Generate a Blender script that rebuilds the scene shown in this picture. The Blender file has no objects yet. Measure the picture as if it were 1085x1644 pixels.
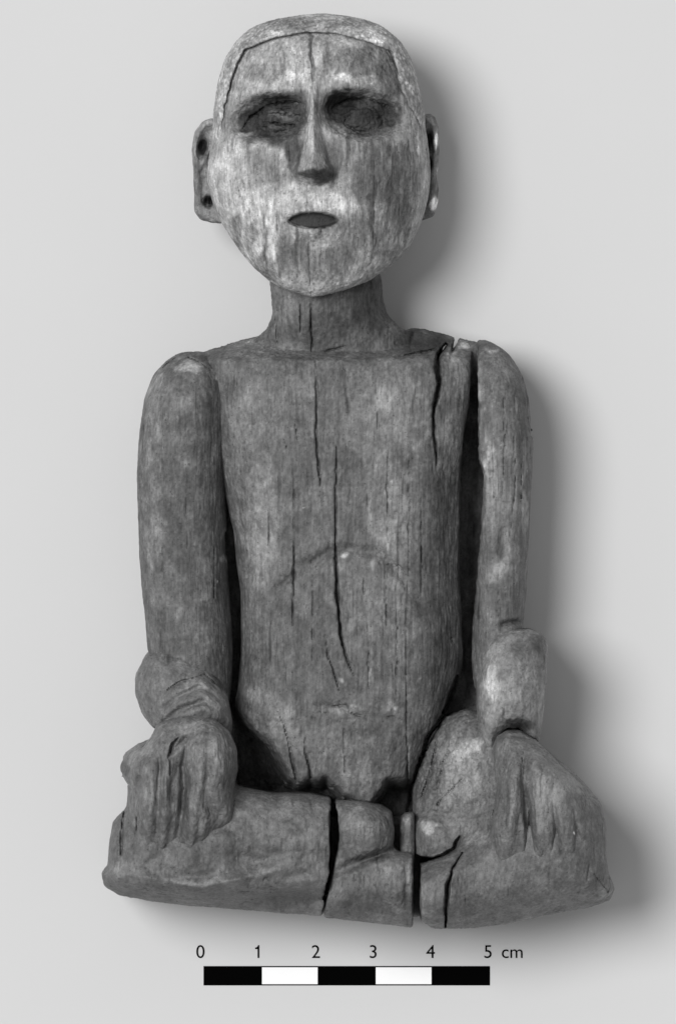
import bpy, math, time
import numpy as np
from mathutils import Vector

# ------------------------------------------------------------------ camera, world, lamps, exposure
S = 1.0 / 9140.0                       # one traced unit (1/91.4 cm) in metres
CX, CY = 542.5, 822.0
def W(px, py, z=0.0): return Vector(((px - CX) * S, (CY - py) * S, z * S))

scn = bpy.context.scene
COL = scn.collection
DIST = 2.0
cam_d = bpy.data.cameras.new('camera'); cam = bpy.data.objects.new('camera', cam_d); COL.objects.link(cam)
cam.location = (0, 0, DIST + 0.02)
cam_d.sensor_fit = 'VERTICAL'; cam_d.sensor_height = 24.0
cam_d.lens = 24.0 * DIST / (1644 * S)
cam_d.clip_start = 0.1; cam_d.clip_end = 50
scn.camera = cam

world = bpy.data.worlds.new("World"); scn.world = world; world.use_nodes = True
bg = world.node_tree.nodes['Background']
bg.inputs[0].default_value = (1, 1, 1, 1); bg.inputs[1].default_value = 0.36

def area(name, loc, size, power, target=(0, 0, 0.01)):
    l = bpy.data.lights.new(name, 'AREA'); l.shape = 'DISK'; l.size = size; l.energy = power
    o = bpy.data.objects.new(name, l); COL.objects.link(o); o.location = loc
    o.rotation_euler = (Vector(target) - Vector(loc)).to_track_quat('-Z', 'Y').to_euler()
    return o
kd = Vector((-0.46, 0.21, 1.0)).normalized() * 9.0
area('studio_softbox', kd, 4.2, 715)
scn.view_settings.view_transform = 'Standard'
try: scn.view_settings.look = 'None'
except Exception: pass
scn.view_settings.exposure = 0.0
scn.view_settings.gamma = 1.0
scn.cycles.max_bounces = 5; scn.cycles.diffuse_bounces = 3; scn.cycles.glossy_bounces = 2

# ------------------------------------------------------------------ numpy tools
f32 = np.float32
def sstep(a, b, x):
    t = np.clip((x - a) / (b - a), 0, 1); return t * t * (3 - 2 * t)
def smin(a, b, k):
    h = np.maximum(k - np.abs(a - b), 0) / k; return np.minimum(a, b) - h * h * k * 0.25
def smax(a, b, k): return -smin(-a, -b, k)

def vnoise(x, y, z, seed=0):
    """value noise in -1..1 on an integer lattice"""
    xi = np.floor(x); yi = np.floor(y); zi = np.floor(z)
    fx = (x - xi).astype(f32); fy = (y - yi).astype(f32); fz = (z - zi).astype(f32)
    fx = fx * fx * (3 - 2 * fx); fy = fy * fy * (3 - 2 * fy); fz = fz * fz * (3 - 2 * fz)
    xi = xi.astype(np.int64); yi = yi.astype(np.int64); zi = zi.astype(np.int64)
    def h(a, b, c):
        n = (a * 73856093) ^ (b * 19349663) ^ (c * 83492791) ^ (seed * 2654435 + 977)
        n = n & 0xFFFFFFFF
        n = ((n ^ (n >> 15)) * 2246822519) & 0xFFFFFFFF
        n = ((n ^ (n >> 13)) * 3266489917) & 0xFFFFFFFF
        n = n ^ (n >> 16)
        return (n.astype(f32) / f32(2147483648.0)) - 1
    def lx(b, c): u = h(xi, b, c); return u + (h(xi + 1, b, c) - u) * fx
    def ly(c): u = lx(yi, c); return u + (lx(yi + 1, c) - u) * fy
    u = ly(zi); return u + (ly(zi + 1) - u) * fz
def fbm(x, y, z, seed=0, oct=3):
    s = 0; a = 1; t = 0
    for i in range(oct):
        s = s + a * vnoise(x * 2**i + 7.3 * i, y * 2**i, z * 2**i, seed + i); t += a; a *= 0.55
    return s / t

def seg_dist(x, y, ax, ay, bx, by):
    dx, dy = bx - ax, by - ay
    t = np.clip(((x - ax) * dx + (y - ay) * dy) / (dx * dx + dy * dy + 1e-6), 0, 1)
    return np.hypot(x - ax - t * dx, y - ay - t * dy), t
def poly_eval(x, y, pts):
    """distance to a polyline and the interpolated extra values of its points"""
    best = np.full(x.shape, 1e6, f32); ext = [np.zeros(x.shape, f32) for _ in pts[0][2:]]
    for p, q in zip(pts[:-1], pts[1:]):
        d, t = seg_dist(x, y, p[0], p[1], q[0], q[1])
        m = d < best; best = np.where(m, d, best)
        for k in range(len(ext)):
            ext[k] = np.where(m, p[2 + k] + (q[2 + k] - p[2 + k]) * t, ext[k])
    return best, ext

class Map2:
    """a 2-D map over the front of the figure, sampled bilinearly"""
    def __init__(s, x0, y0, x1, y1, st=2.0):
        s.x0, s.y0, s.st = x0, y0, st
        s.nx = int((x1 - x0) / st) + 2; s.ny = int((y1 - y0) / st) + 2
        gx, gy = np.meshgrid(x0 + np.arange(s.nx) * st, y0 + np.arange(s.ny) * st, indexing='ij')
        s.gx, s.gy = gx.astype(f32), gy.astype(f32); s.a = np.zeros_like(s.gx)
    def blur(s, sig):
        r = int(3 * sig / s.st) + 1; k = np.exp(-0.5 * (np.arange(-r, r + 1) * s.st / sig) ** 2); k /= k.sum()
        a = s.a
        for ax in (0, 1):
            p = np.pad(a, [(r, r) if i == ax else (0, 0) for i in (0, 1)], mode='edge'); o = 0
            for i, w in enumerate(k):
                sl = [slice(None)] * 2; sl[ax] = slice(i, i + a.shape[ax]); o = o + w * p[tuple(sl)]
            a = o
        s.a = a.astype(f32)
    def __call__(s, x, y):
        u = np.clip((x - s.x0) / s.st, 0, s.nx - 1.001); v = np.clip((y - s.y0) / s.st, 0, s.ny - 1.001)
        i = u.astype(np.int32); j = v.astype(np.int32); fu = u - i; fv = v - j; a = s.a
        return (a[i, j] * (1 - fu) * (1 - fv) + a[i + 1, j] * fu * (1 - fv) + a[i, j + 1] * (1 - fu) * fv + a[i + 1, j + 1] * fu * fv)

def bump(m, cx, cy, rx, ry, h, p=2.0, rot=0.0):
    c, s_ = math.cos(math.radians(rot)), math.sin(math.radians(rot))
    dx, dy = m.gx - cx, m.gy - cy
    u = (dx * c + dy * s_) / rx; v = (-dx * s_ + dy * c) / ry
    m.a += h * np.exp(-np.power(u * u + v * v, p / 2 * 1.0))
def ridge(m, pts, p=2.0):
    """points are (x, y, half width, height)"""
    d, (w, h) = poly_eval(m.gx, m.gy, pts)
    m.a += h * np.exp(-np.power(d / w, p))
def groove(m, pts):
    """sharper V: points are (x, y, half width, depth)"""
    d, (w, h) = poly_eval(m.gx, m.gy, pts)
    m.a -= h * np.clip(1 - d / w, 0, 1) ** 0.8

def smooth_table(keys, sig=5.0):
    k = np.array(keys, float); ys = np.arange(math.floor(k[0, 0]), math.ceil(k[-1, 0]) + 1.0)
    cols = []
    r = int(3 * sig) + 1; ker = np.exp(-0.5 * (np.arange(-r, r + 1) / sig) ** 2); ker /= ker.sum()
    for c in range(1, k.shape[1]):
        v = np.interp(ys, k[:, 0], k[:, c])
        a = 2 * v[0] - v[1:r + 1][::-1]; b = 2 * v[-1] - v[-r - 1:-1][::-1]
        if len(a) == r and len(b) == r: v = np.convolve(np.concatenate([a, v, b]), ker, 'valid')
        cols.append(v.astype(f32))
    return ys[0], ys[-1], cols
def lut(tab, y):
    y0, y1, cols = tab; u = np.clip(y - y0, 0, y1 - y0 - 0.001); i = u.astype(np.int32); f = u - i
    return [c[i] * (1 - f) + c[i + 1] * f for c in cols]
def se(dx, dz, a, b, n):
    u = np.abs(dx) / a; v = np.abs(dz) / b; u = np.maximum(u, 1e-4); v = np.maximum(v, 1e-4)
    q = np.power(np.power(u, n) + np.power(v, n), 1.0 / n)
    g = np.power(q, 1 - n) * np.sqrt((np.power(u, n - 1) / a) ** 2 + (np.power(v, n - 1) / b) ** 2)
    return (q - 1) / np.maximum(g, 0.6 / np.maximum(a, b))
def loft(x, y, z, tab, n=2.4, cap=12.0):
    xl, xr, zf, zb = lut(tab, y)
    f = se(x - (xl + xr) / 2, z - (zf + zb) / 2, np.maximum((xr - xl) / 2, 2), np.maximum((zf - zb) / 2, 2), n)
    return smax(f, np.maximum(tab[0] - y, y - tab[1]), cap)
def poly_map(pts, sig=3.0, pad=70):
    p = np.array(pts, float)
    m = Map2(p[:, 0].min() - pad, p[:, 1].min() - pad, p[:, 0].max() + pad, p[:, 1].max() + pad)
    d = np.full(m.gx.shape, 1e6, f32); ins = np.zeros(m.gx.shape, bool); n = len(p)
    for i in range(n):
        (ax, ay), (bx, by) = p[i], p[(i + 1) % n]
        d = np.minimum(d, seg_dist(m.gx, m.gy, ax, ay, bx, by)[0])
        c = (ay > m.gy) != (by > m.gy)
        ins ^= c & (m.gx < (bx - ax) * (m.gy - ay) / ((by - ay) if by != ay else 1e-9) + ax)
    m.a = np.where(ins, -d, d).astype(f32); m.blur(sig); return m
def solid(x, y, z, pm, z0, z1, r):
    """rounded solid: outline pm, from depth z0 to z1, edges rounded over r"""
    d = pm(x, y); h = (z1 - z0) / 2; r = np.minimum(r, h)
    a = d + r; b = np.abs(z - (z0 + z1) / 2) - h + r
    return np.hypot(np.maximum(a, 0), np.maximum(b, 0)) + np.minimum(np.maximum(a, b), 0) - r
def cone(x, y, z, a, b, ra, rb):
    a = np.array(a, float); b = np.array(b, float); d = b - a; L = d @ d
    t = np.clip(((x - a[0]) * d[0] + (y - a[1]) * d[1] + (z - a[2]) * d[2]) / L, 0, 1)
    return np.sqrt((x - a[0] - t * d[0])**2 + (y - a[1] - t * d[1])**2 + (z - a[2] - t * d[2])**2) - (ra + (rb - ra) * t)
def ell(x, y, z, c, r, rot=0.0):
    cs, sn = math.cos(math.radians(rot)), math.sin(math.radians(rot))
    dx, dy = x - c[0], y - c[1]; u = (dx * cs + dy * sn) / r[0]; v = (-dx * sn + dy * cs) / r[1]; w = (z - c[2]) / r[2]
    q = np.sqrt(u * u + v * v + w * w + 1e-6); return (q - 1) * min(r) * 1.0

def cracks_map(box, lst, wob=2.0):
    """lst of polylines (x, y, half width, depth): a carved-depth map with ragged edges"""
    m = Map2(*box, st=1.0)
    n1 = fbm(m.gx / 9, m.gy / 14, 0 * m.gx, 31, 3) * wob; n2 = fbm(m.gx / 5, m.gy / 7, 0 * m.gx, 47, 2)
    for pts in lst:
        xs = [p[0] for p in pts]; ys = [p[1] for p in pts]
        i0 = max(int(min(xs) - box[0] - 20), 0); i1 = int(max(xs) - box[0] + 20); j0 = max(int(min(ys) - box[1] - 20), 0); j1 = int(max(ys) - box[1] + 20)
        sl = (slice(i0, max(i1, 0)), slice(j0, max(j1, 0)))
        if m.gx[sl].size == 0: continue
        d, (w, h) = poly_eval(m.gx[sl] + n1[sl], m.gy[sl], pts)
        w = w * (1 + 0.35 * n2[sl])
        m.a[sl] = np.maximum(m.a[sl], h * np.clip(1.25 - d / np.maximum(w, 0.3), 0, 1))
    return m

# ------------------------------------------------------------------ surface nets
def mesh_field(fn, box, h=2.0, keep=50.0):
    """fn(x, y, z) -> value (<0 inside); returns vertices and quads"""
    B = 8; x0, y0, x1, y1, z0, z1 = box
    nb = [int(math.ceil((b - a) / (B * h))) for a, b in ((x0, x1), (y0, y1), (z0, z1))]
    n = [k * B + 1 for k in nb]
    cs = [np.arange(k) * B * h + B * h / 2 + o for k, o in zip(nb, (x0, y0, z0))]
    gx, gy, gz = [g.astype(f32).ravel() for g in np.meshgrid(*cs, indexing='ij')]
    c = fn(gx, gy, gz); F = np.repeat(np.repeat(np.repeat(np.sign(c).reshape(nb) * 30, B, 0), B, 1), B, 2).astype(f32)
    F = np.pad(F, ((0, 1), (0, 1), (0, 1)), mode='edge')
    idx = np.nonzero(np.abs(c) < keep)[0]
    bi = np.stack(np.unravel_index(idx, nb), 1)
    o = np.arange(B + 1)
    oi, oj, ok = [a.ravel() for a in np.meshgrid(o, o, o, indexing='ij')]
    for s in range(0, len(bi), 1500):
        b = bi[s:s + 1500] * B
        i = (b[:, 0:1] + oi).ravel(); j = (b[:, 1:2] + oj).ravel(); k = (b[:, 2:3] + ok).ravel()
        F[i, j, k] = fn((x0 + i * h).astype(f32), (y0 + j * h).astype(f32), (z0 + k * h).astype(f32))
    F[0] = F[-1] = 30; F[:, 0] = F[:, -1] = 30; F[:, :, 0] = F[:, :, -1] = 30
    I = F < 0
    cnt = np.zeros([k - 1 for k in n], np.int8)
    for a in (0, 1):
        for b in (0, 1):
            for d in (0, 1):
                cnt += I[a:n[0] - 1 + a, b:n[1] - 1 + b, d:n[2] - 1 + d]
    act = (cnt > 0) & (cnt < 8)
    ci, cj, ck = np.nonzero(act); N = len(ci)
    vid = np.full(act.shape, -1, np.int32); vid[ci, cj, ck] = np.arange(N)
    corner = {}
    for a in (0, 1):
        for b in (0, 1):
            for d in (0, 1): corner[a, b, d] = F[ci + a, cj + b, ck + d]
    P = np.zeros((N, 3), f32); C = np.zeros(N, f32)
    for ax in range(3):
        for u in (0, 1):
            for v in (0, 1):
                p = [u, v]; p.insert(ax, 0); q = list(p); q[ax] = 1
                fa, fb = corner[tuple(p)], corner[tuple(q)]; m = (fa < 0) != (fb < 0)
                t = np.where(m, fa / np.where(m, fa - fb, 1), 0)
                for k in range(3): P[:, k] += m * (t if k == ax else p[k])
                C += m
    P /= C[:, None]
    P = np.stack([x0 + (ci + P[:, 0]) * h, y0 + (cj + P[:, 1]) * h, z0 + (ck + P[:, 2]) * h], 1)
    Q = []
    for ax in range(3):
        s0 = [slice(1, -1)] * 3; s1 = list(s0); s0[ax] = slice(0, -1); s1[ax] = slice(1, None)
        A, Bb = I[tuple(s0)], I[tuple(s1)]
        e = np.nonzero(A != Bb); e = [v.copy() for v in e]
        out = A[e[0], e[1], e[2]]
        for k in range(3):
            if k != ax: e[k] += 1
        u, v = [k for k in range(3) if k != ax]
        def cell(du, dv):
            q = [e[0], e[1], e[2]]; q[u] = q[u] + du; q[v] = q[v] + dv; return vid[q[0], q[1], q[2]]
        q = np.stack([cell(-1, -1), cell(0, -1), cell(0, 0), cell(-1, 0)], 1)
        flip = out if ax != 1 else ~out
        # image y runs down, so handedness is mirrored: reverse accordingly
        q[flip] = q[flip][:, ::-1]
        Q.append(q)
    return P, np.concatenate(Q)

ORIGIN = W(560, 900, 0)
def build(name, parent, mat, fn, box, h=2.0, keep=50.0, disp=None, tone=None, offset=None):
    P, Q = mesh_field(fn, box, h, keep)
    Wd = np.stack([(P[:, 0] - CX) * S, (CY - P[:, 1]) * S, (P[:, 2] - 15) * S], 1)
    me = bpy.data.meshes.new(name)
    me.vertices.add(len(P)); me.vertices.foreach_set('co', Wd.astype(f32).ravel())
    me.loops.add(Q.size); me.loops.foreach_set('vertex_index', Q.astype(np.int32).ravel())
    me.polygons.add(len(Q)); me.polygons.foreach_set('loop_start', np.arange(0, Q.size, 4, dtype=np.int32))
    me.update(calc_edges=True)
    N = np.zeros(len(P) * 3, f32); me.vertices.foreach_get('normal', N); N = N.reshape(-1, 3)
    x, y, z = P[:, 0], P[:, 1], P[:, 2]
    if disp is not None:
        d = disp(x, y, z).astype(f32)
        Wd = Wd + N * (d * S)[:, None]
    Wd = Wd - np.array(ORIGIN)[None, :]
    me.vertices.foreach_set('co', Wd.astype(f32).ravel())
    if tone is not None:
        a = me.attributes.new('wear_and_shade', 'FLOAT', 'POINT'); a.data.foreach_set('value', tone(x, y, z).astype(f32))  # wood tone, with some shade and highlights painted in
    me.polygons.foreach_set('use_smooth', np.ones(len(Q), bool)); me.update()
    me.materials.append(mat)
    o = bpy.data.objects.new(name, me); COL.objects.link(o); o.parent = parent
    print('  part', name, len(Q)); return o

# ------------------------------------------------------------------ materials
def nodes(name):
    m = bpy.data.materials.new(name); m.use_nodes = True; nt = m.node_tree
    return m, nt, nt.nodes['Principled BSDF']
def wood_material(name, rough=0.62, spec=0.2, fibre=1.0, grain_amp=0.22, fdark=.68, flight=1.2, sy=1.0):
    m, nt, b = nodes(name); N = nt.nodes; L = nt.links
    at = N.new('ShaderNodeAttribute'); at.attribute_name = 'wear_and_shade'
    tc = N.new('ShaderNodeTexCoord')
    mp = N.new('ShaderNodeMapping'); mp.inputs['Scale'].default_value = (2600, 190 * sy, 2600); L.new(tc.outputs['Object'], mp.inputs[0])
    n1 = N.new('ShaderNodeTexNoise'); n1.inputs['Scale'].default_value = 1; n1.inputs['Detail'].default_value = 4; n1.inputs['Roughness'].default_value = .65; L.new(mp.outputs[0], n1.inputs['Vector'])
    n2 = N.new('ShaderNodeTexNoise'); n2.inputs['Scale'].default_value = 2400; n2.inputs['Detail'].default_value = 5; n2.inputs['Roughness'].default_value = .7; L.new(tc.outputs['Object'], n2.inputs['Vector'])
    n3 = N.new('ShaderNodeTexNoise'); n3.inputs['Scale'].default_value = 330; n3.inputs['Detail'].default_value = 3; L.new(tc.outputs['Object'], n3.inputs['Vector'])
    def math_(op, a, b_=None, v=None):
        q = N.new('ShaderNodeMath'); q.operation = op; L.new(a, q.inputs[0])
        if b_ is not None: L.new(b_, q.inputs[1])
        elif v is not None: q.inputs[1].default_value = v
        return q.outputs[0]
    g1 = math_('MULTIPLY_ADD', n1.outputs[0], v=grain_amp * 3.0); g1.node.inputs[2].default_value = 1 - grain_amp * 1.5
    g2 = math_('MULTIPLY_ADD', n2.outputs[0], v=grain_amp * 4.2); g2.node.inputs[2].default_value = 1 - grain_amp * 2.1
    g3 = math_('MULTIPLY_ADD', n3.outputs[0], v=.7); g3.node.inputs[2].default_value = .65
    c = math_('MULTIPLY', math_('MULTIPLY', math_('MULTIPLY', at.outputs['Fac'], g1), g2), g3)
    mp2 = N.new('ShaderNodeMapping'); mp2.inputs['Scale'].default_value = (5200, 420 * sy, 5200); L.new(tc.outputs['Object'], mp2.inputs[0])
    n4 = N.new('ShaderNodeTexNoise'); n4.inputs['Scale'].default_value = 1; n4.inputs['Detail'].default_value = 2; L.new(mp2.outputs[0], n4.inputs['Vector'])
    r4 = N.new('ShaderNodeMapRange'); r4.inputs[1].default_value = .58; r4.inputs[2].default_value = .70; r4.inputs[3].default_value = 1.0; r4.inputs[4].default_value = fdark; L.new(n4.outputs[0], r4.inputs[0])
    r5 = N.new('ShaderNodeMapRange'); r5.inputs[1].default_value = .30; r5.inputs[2].default_value = .42; r5.inputs[3].default_value = flight; r5.inputs[4].default_value = 1.0; L.new(n4.outputs[0], r5.inputs[0])
    n6 = N.new('ShaderNodeTexNoise'); n6.inputs['Scale'].default_value = 3600; n6.inputs['Detail'].default_value = 1; L.new(tc.outputs['Object'], n6.inputs['Vector'])
    r6 = N.new('ShaderNodeMapRange'); r6.inputs[1].default_value = .66; r6.inputs[2].default_value = .74; r6.inputs[3].default_value = 1.0; r6.inputs[4].default_value = .4; L.new(n6.outputs[0], r6.inputs[0])
    c = math_('MULTIPLY', math_('MULTIPLY', math_('MULTIPLY', c, r4.outputs[0]), r5.outputs[0]), r6.outputs[0])
    cb = N.new('ShaderNodeCombineColor')
    for i in range(3): L.new(c, cb.inputs[i])
    L.new(cb.outputs[0], b.inputs['Base Color'])
    hsum = math_('ADD', math_('MULTIPLY', n1.outputs[0], v=.9 * fibre), math_('MULTIPLY', n2.outputs[0], v=.8))
    bp = N.new('ShaderNodeBump'); bp.inputs['Strength'].default_value = .55; bp.inputs['Distance'].default_value = .00022
    L.new(hsum, bp.inputs['Height']); L.new(bp.outputs[0], b.inputs['Normal'])
    b.inputs['Roughness'].default_value = rough; b.inputs['Specular IOR Level'].default_value = spec
    return m
M_face = wood_material('pale_worn_wood', .65, .2, 1.0, .24)
M_body = wood_material('dark_aged_wood', .55, .28, 1.0, .20, .78, 1.12)
M_leg = wood_material('smooth_aged_wood', .46, .4, .7, .2, .75, 1.15, 4.0)
M_hair = wood_material('stippled_wood', .75, .2, .5, .24)
def plain(name, v, rough=.6, noise=0.0, scale=300):
    m, nt, b = nodes(name); b.inputs['Roughness'].default_value = rough; b.inputs['Specular IOR Level'].default_value = .02
    n = nt.nodes.new('ShaderNodeTexNoise'); n.inputs['Scale'].default_value = scale; n.inputs['Detail'].default_value = 4
    r = nt.nodes.new('ShaderNodeMapRange'); r.inputs[3].default_value = v * (1 - noise); r.inputs[4].default_value = v * (1 + noise)
    tc = nt.nodes.new('ShaderNodeTexCoord'); nt.links.new(tc.outputs['Object'], n.inputs['Vector'])
    nt.links.new(n.outputs[0], r.inputs[0]); nt.links.new(r.outputs[0], b.inputs['Base Color'])
    return m
M_board = plain('grey_studio_card', .635, .9, .012, 40)
M_black = plain('black_print', .001, .9, .05)
M_white = plain('white_print', .97, .8, .01)

# ------------------------------------------------------------------ the backdrop
def box_mesh(name, x0, y0, x1, y1, z0, z1, mat, parent=None, bev=0.0, loc=None):
    import bmesh
    bm = bmesh.new(); bmesh.ops.create_cube(bm, size=1)
    for v in bm.verts:
        v.co = Vector(((x0 + x1) / 2 + v.co.x * (x1 - x0), (y0 + y1) / 2 + v.co.y * (y1 - y0), (z0 + z1) / 2 + v.co.z * (z1 - z0)))
    if bev: bmesh.ops.bevel(bm, geom=bm.edges[:], offset=bev, segments=2, affect='EDGES')
    me = bpy.data.meshes.new(name); bm.to_mesh(me); bm.free(); me.materials.append(mat)
    o = bpy.data.objects.new(name, me); COL.objects.link(o); o.parent = parent
    if loc is not None: o.location = loc
    return o
bd = box_mesh('backdrop', -1.5, -1.5, 1.5, 1.5, -0.004, 0, M_board); bd['kind'] = 'structure'

# ------------------------------------------------------------------ tone (wear) helper: patches of pigment, crust, bare wood, and some painted shade and highlights
CON = 2.3
def patches(base, lst, warp=9.0, streak=0.16, blotch=0.18, speck=0.10, seed=3, con=None):
    CO = CON if con is None else con
    def tone(x, y, z):
        wx = fbm(x / 22, y / 30, z / 22, seed, 3) * warp * 1.6; wy = fbm(x / 22 + 50, y / 30, z / 22, seed + 5, 3) * warp * 1.6
        a = np.full(x.shape, math.log(base), f32)
        en = .30 * fbm(x / 7, y / 16, z / 7, seed + 60, 3)
        for p in lst:
            cx, cy, rx, ry, v = p[:5]; k = p[5] if len(p) > 5 else 1.0; rot = p[6] if len(p) > 6 else 0.0
            c, s_ = math.cos(math.radians(rot)), math.sin(math.radians(rot))
            dx, dy = x + wx - cx, y + wy - cy
            q = ((dx * c + dy * s_) / rx) ** 2 + ((-dx * s_ + dy * c) / ry) ** 2
            wg = np.exp(-q ** 1.6); wg = .62 * wg + .38 * sstep(.36, .64, wg + en)
            a = a + (math.log(base) + (CO if v < base else (CO - 1) * .45 + 1) * math.log(v / base) - a) * k * wg
        a = a + streak * (1.1 * fbm(x / 5, y / 85, z / 5, seed + 9, 3) + 1.3 * fbm(x / 3.2, y / 30, z / 3.2, seed + 10, 2)) + blotch * 2.9 * fbm(x / 16, y / 24, z / 16, seed + 12, 4)
        sp = fbm(x / 3.4, y / 4.5, z / 3.4, seed + 20, 2)
        a = a + speck * 3.2 * sp
        # thin dark checks along the fibres
        ck = vnoise(x / 4.2 + fbm(x / 30, y / 60, z / 30, 77, 2) * 1.5, y / 130, z / 30, seed + 30)
        gate = sstep(.0, .5, vnoise(x / 40, y / 90, z / 60, seed + 33))
        a = a - 0.8 * sstep(.62, .85, ck) * gate
        tk = vnoise(x / 2.7 + 9, y / 34, z / 20, seed + 35); a = a - .6 * sstep(.66, .86, tk) * sstep(-.1, .4, vnoise(x / 30, y / 50, z / 50, seed + 36))
        pt = vnoise(x / 3.0, y / 3.6, z / 3.0, seed + 37); a = a - .6 * sstep(.62, .82, pt) * sstep(.1, .5, vnoise(x / 44, y / 44, z / 44, seed + 38))
        # crumbs of pale sediment
        cr = vnoise(x / 2.6, y / 2.6, z / 2.6, seed + 40); g2 = sstep(.35, .8, vnoise(x / 34, y / 34, z / 34, seed + 41))
        a = a + 0.55 * sstep(.55, .85, cr) * g2
        return np.exp(a)
    return tone
def grain(amp=1.0, rough=1.0, seed=100, low=2.2):
    def d(x, y, z):
        r = -2.4 * rough * sstep(.45, .8, vnoise(x / 5, y / 11, z / 5, seed + 51)) * sstep(0, .5, vnoise(x / 50, y / 50, z / 50, seed + 52)) + 1.0 * rough * fbm(x / 3.2, y / 16, z / 3.2, seed + 53, 2)
        r = r + amp * 0.9 * fbm(x / 5.5, y / 95, z / 5.5, seed, 3)
        r = r + rough * 0.9 * fbm(x / 7, y / 10, z / 7, seed + 7, 3)
        r = r + low * fbm(x / 35, y / 60, z / 35, seed + 11, 2)
        ck = vnoise(x / 4.2 + fbm(x / 30, y / 60, z / 30, 77, 2) * 1.5, y / 130, z / 30, seed + 30)
        return r - 1.6 * amp * sstep(.6, .9, ck) * sstep(.0, .5, vnoise(x / 40, y / 90, z / 60, seed + 33))
    return d

# ------------------------------------------------------------------ the figurine
fig = bpy.data.objects.new('wooden_figurine', None); COL.objects.link(fig)
fig.location = ORIGIN
fig['label'] = 'cracked carved wooden figurine of a cross-legged seated man with his hands on his knees'
fig['category'] = 'figurine'

# ---- head
head_tab = smooth_table([
 (24, 496, 530, 190, 150), (28, 470, 560, 205, 140), (36, 434, 590, 228, 120), (48, 408, 612, 241, 105), (68, 388, 634, 259, 90), (95, 371, 650, 272, 75),
 (130, 359, 662, 283, 66), (180, 348, 678, 290, 60), (220, 341, 686, 291, 58), (260, 334, 690, 291, 58), (290, 332, 690, 290, 60),
 (330, 343, 684, 287, 66), (360, 357, 675, 284, 75), (400, 384, 655, 279, 95), (430, 408, 624, 274, 120), (450, 431, 593, 269, 150),
 (464, 455, 558, 263, 175), (474, 484, 522, 255, 200), (478, 495, 508, 250, 215)], 3.0)
HB = (300, 5, 720, 500)
face_r = Map2(*HB)
m = face_r
X, Y = m.gx, m.gy
# brows, sockets, eyes
bump(m, 434, 192, 60, 36, -32, 7, -8); bump(m, 581, 187, 62, 37, -32, 7, 5); bump(m, 470, 182, 26, 24, -8, 3); bump(m, 545, 178, 24, 26, -12, 3)
bump(m, 430, 148, 60, 13, 5, 2.2, -10); bump(m, 578, 146, 62, 13, 5, 2.2, 8)
for cx_, cy_, r_ in ((452, 193, -7), (574, 192, 4)):
    bump(m, cx_, cy_, 36, 19, 15, 4.0, r_)
    bump(m, cx_, cy_ + 1, 24, 8, -3, 4.0, r_)
ridge(m, [(392, 205, 4, 2), (420, 178, 5, 5), (455, 168, 5, 5), (488, 178, 4, 2)])
ridge(m, [(540, 178, 4, 2), (570, 167, 5, 5), (605, 172, 5, 5), (632, 192, 4, 2)])
# nose: a narrow blade widening to the wings, cut off sharply below
w = np.interp(Y, [135, 160, 200, 240, 270, 288, 296], [12, 8, 11, 18, 27, 32, 30]); hN = np.interp(Y, [118, 140, 165, 200, 240, 272, 284, 292, 300], [0, 8, 17, 29, 43, 53, 48, 20, 0])
cxn = np.interp(Y, [140, 280], [503, 503])
m.a += hN * np.clip(1.12 - np.sqrt(((X - cxn) / w) ** 2 + .014), 0, 1) ** 0.95
bump(m, 480, 278, 12, 10, 10, 2.5); bump(m, 527, 278, 12, 10, 10, 2.5)
m.a -= 0
# cheeks, muzzle, mouth, chin
bump(m, 415, 270, 52, 50, 7); bump(m, 602, 270, 52, 52, 7)
bump(m, 505, 350, 66, 44, 13, 2.6)
groove(m, [(470, 290, 8, 1), (452, 320, 9, 4), (440, 355, 9, 3), (438, 385, 8, 1)]); groove(m, [(538, 290, 8, 1), (560, 320, 9, 4), (572, 355, 9, 3), (574, 385, 8, 1)])
ridge(m, [(462, 346, 6, 2), (485, 340, 7, 6), (503, 342, 7, 5), (522, 340, 7, 6), (546, 349, 6, 2)])
ridge(m, [(472, 370, 6, 2), (505, 376, 8, 6), (538, 368, 6, 2)])
q = ((X - 503) / 39) ** 2 + ((Y - 356 + (X - 503) * 0.02) / (12.5 - 2.5 * ((X - 503) / 39) ** 2)) ** 2
m.a -= 14 * np.clip(1.15 - q, 0, .3) / .3
groove(m, [(455, 354, 3, 2), (466, 356, 4, 6)]); groove(m, [(540, 358, 4, 6), (552, 354, 3, 1)])
bump(m, 505, 392, 40, 9, -4); bump(m, 505, 432, 46, 28, 8)
m.blur(1.3)
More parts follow.
